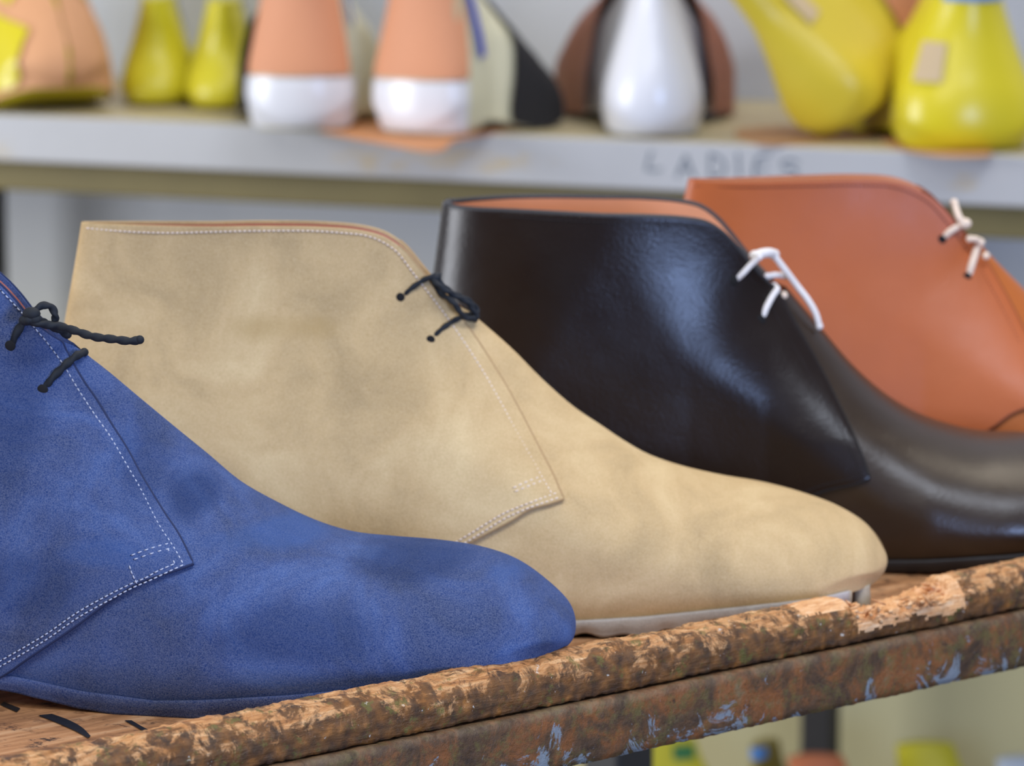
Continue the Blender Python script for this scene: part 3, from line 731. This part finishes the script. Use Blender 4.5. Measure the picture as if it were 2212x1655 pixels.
# (pixel of the middle of the heel's lower edge, yaw of the toe from straight away)
L1 = Last('yellow last with a big peach leather toe build-up, cut off at the top left corner', (on_z(45, 232, SH)[0]-.062, on_z(45, 232, SH)[1]+.17, SH+.0015), -up+.42, .92, yellow, hz=1.9)
L1.patch('leather_cover', .30, 1, 0, 1, flesh2, off=.003)
L1.patch('yellow_patch', .70, .84, .8, 1, yellow, off=.0045); L1.patch('yellow_patch', .80, .94, .1, .7, yellow, sides=(-1,), off=.0055)
a = base(332, 230); L2 = Last('lemon yellow last seen from its heel, left one of the small pair', (a[0], a[1]+.002, a[2]), up-.02, .74, lemon, hz=.60, lx=1.1, thin=1.0, zs=.58, bw=.75)
L2.patch('blue_line', .20, .26, .5, .98, blue_p, sides=(-1,), shear=-.1)
a = base(476, 238); L3 = Last('lemon yellow last with a grey label, half hidden by a cream last', (a[0], a[1]+.002, a[2]), up-.02, .74, lemon, hz=.60, lx=1.1, thin=1.0, zs=.58, bw=.75)
L3.patch('label', .05, .20, .40, .82, greyp, sides=(-1,), shear=.1); L3.patch('blue_line', .22, .28, .6, .98, blue_p, sides=(-1,), shear=-.1)
for (px, py, yw, lb, lx) in ((640, 284, -.09, 'cream last with peach heel cover and white base, black toe showing on its left', .62), (880, 292, -.56, 'cream last with peach heel cover, paper label and black toe cap on its right', .50)):
    a = base(px, py); Lx = Last(lb, a, up+yw, .98, cream_p, lx=lx, thin=.97, zs=.66, bw=.98 if yw < -.3 else 1.08)
    Lx.patch('heel_cover', 0, .085 if yw > -.3 else .13, .24, .98, flesh, off=.0022); Lx.patch('heel_base', 0, .13, .02, .23, white_p, off=.0022)
    Lx.patch('toe_cap', .46, 1, 0, .97, felt, off=.003 if yw < -.3 else .006, sides=(-1, 1) if yw < -.3 else (1,))
    Lx.patch('blue_line', *((.16, .20, .42) if yw > -.3 else (.22, .27, .30)), 1, blue_p, sides=(-1,), shear=-.12 if yw > -.3 else -.22, off=.003)
    if yw < -.3: Lx.patch('label', .07, .14, .32, .60, paper, sides=(-1,), off=.002)
a = base(1414, 298); L6 = Last('tall white last seen from its heel with red brown leather over its forefoot', a, up+.0, 1.0, white_p, thin=.92, bw=1.12, wx=.065)
L6.patch('leather_cover', .36, 1, 0, 1, redbrown, off=.008); L6.patch('label', .16, .24, .70, .86, plain('label_dark', (60,62,66), .7), sides=(1,))
a = base(1722, 304); ya = a[1]+.004; b_ = on_y(1806, 296, ya)
L7 = Last('yellow last leaning over on its side with a brown leather forefoot', tuple(b_), 0, .95, yellow_d, lx=.62, thin=1.02, bw=.85)
L7.root.rotation_euler = (Matrix.Rotation(math.radians(-32), 3, 'Y') @ Matrix.Rotation(up-.72, 3, 'Z') @ Matrix.Rotation(math.radians(-10), 3, 'Y')).to_euler()
L7.patch('leather_cover', .46, 1, 0, 1, plain('leather_tan', (186,124,88), .7), off=.003); L7.patch('label', .10, .18, .44, .60, paper, sides=(-1,), off=.002)
L7.patch('green_line', .24, .28, .5, .95, greenp, sides=(-1,))
a = base(2112, 328); L8 = Last('bright yellow last with a blue top, at the right end of the shelf', a, up+.12, 1.10, yellow, lx=.75, thin=1.12, bw=.92, hz=.78, zs=.78)
L8.patch('top_label', 0, .05, .66, .98, skyb); L8.patch('label', .02, .075, .31, .48, paper, sides=(1,), off=.0015)
# lasts on the lower shelf: only their upper ends reach into the frame
LG2 = 'shoe lasts on the lower shelf under the rack'
def low_last(label, px, ytop, yaw, k, mat, Y=2.42):
    t = on_y(px, ytop, Y); kk = (t[2]-LOW)/.157
    return Last(label, (t[0]-math.cos(yaw)*.04*kk, t[1]-math.sin(yaw)*.04*kk, LOW), yaw, kk, mat, group=LG2)
q = low_last('dull yellow last with a green mark, on the lower shelf left of the dark upright', 1425, 1592, .25, 1, plain('last_mustard', (186,176,40), .4), 2.40)
q.patch('green_mark', .16, .26, .86, .96, plain('green_ink', (50,110,60), .6), sides=(-1,))
q = low_last('dark olive last with a blue disc, on the lower shelf beside the dark upright', 1650, 1603, up-.5, 1, plain('last_olive', (120,104,36), .45), 2.46)
q.patch('blue_disc', 0, .06, .90, 1, skyb)
q = low_last('orange brown leather covered last at the foot of the dark upright', 1755, 1632, .1, 1, plain('leather_orange', (170,96,56), .6), 2.40)
q = low_last('olive yellow last with a rounded top, right of the dark upright', 1990, 1604, .1, 1, plain('last_yellow_olive', (170,160,30), .4), 2.42)
q = low_last('pale grey last in the bottom right corner of the photo', 2200, 1636, .1, 1, plain('last_grey', (160,168,178), .4), 2.42)

# paper and leather pieces lying under the lasts
def sheet(label, px_pts, mat, z0=.0006, cat='insole', name='leather_insole'):
    cx = np.mean([p[0] for p in px_pts]); P = [on_z(x, y, SH+z0) for x, y in px_pts]
    c0 = np.mean(P, 0); loop = crom(P+[P[0]], per=6)[:-1]; n = len(loop)
    V = [tuple(p-c0) for p in loop] + [tuple(p-c0+np.array([0, 0, -.0008])) for p in loop]
    F = [tuple(range(n)), tuple(range(n, 2*n))[::-1]] + [(i, (i+1) % n, n+(i+1) % n, n+i) for i in range(n)]
    o = mesh(name, V, F, mat, smooth=False); o.location = tuple(c0); o['label'] = label; o['category'] = cat; return o
sheet('orange tan leather piece sticking out over the shelf edge under the cream lasts', [(690,282),(800,304),(940,326),(985,302),(1060,286),(1150,270),(1050,255),(860,262),(740,262)], plain('insole_orange', (196,134,84), .6), .0009)
sheet('brown insole lying under the leaning yellow last', [(1590,296),(1660,312),(1780,306),(1880,300),(1860,280),(1700,272),(1600,278)], plain('insole_brown', (166,122,76), .7), .0009)
sheet('tan insole under the bright yellow last at the right end', [(1900,300),(1950,322),(2040,336),(2130,336),(2110,310),(1990,290)], plain('insole_tan', (196,146,98), .7), .0009)

# ------------------------------------------------------------------ light
def area(name, loc, target, size, energy, col):
    L = bpy.data.lights.new(name, 'AREA'); L.shape = 'RECTANGLE'; L.size, L.size_y = size; L.energy = energy; L.color = col
    o = bpy.data.objects.new(name, L); C.objects.link(o); o.location = loc
    o.rotation_euler = (Vector(target)-Vector(loc)).to_track_quat('-Z', 'Y').to_euler(); return o
area('window_light', (.86, -.50, .16), (.12, 1.5, .18), (.46, .40), 25, (.38, .55, 1.0))
area('skylight', (.55, .30, 1.80), (.12, 1.55, .05), (.8, .55), 22, (.80, .87, 1.0))
area('ceiling_light', (.4, 2.0, 1.9), (.15, 1.75, 0), (1.5, .6), 18, (1.0, .90, .74))
area('front_light', (-.9, -.4, 1.7), (0, 1.9, .1), (1.4, 1.0), 17, (1.0, .97, .92))
area('wall_fill_light', (-1.9, 1.75, .20), (.1, 2.65, -.05), (1.0, .9), 34, (.90, .93, 1.0))  # added fill lamp to brighten the wall, no window stands here
w = bpy.data.worlds.new('world'); bpy.context.scene.world = w; w.use_nodes = True
w.node_tree.nodes['Background'].inputs[0].default_value = (.80, .86, 1.0, 1); w.node_tree.nodes['Background'].inputs[1].default_value = .38
vs_ = bpy.context.scene.view_settings; vs_.view_transform = 'Standard'; vs_.look = 'None'; vs_.exposure = 0
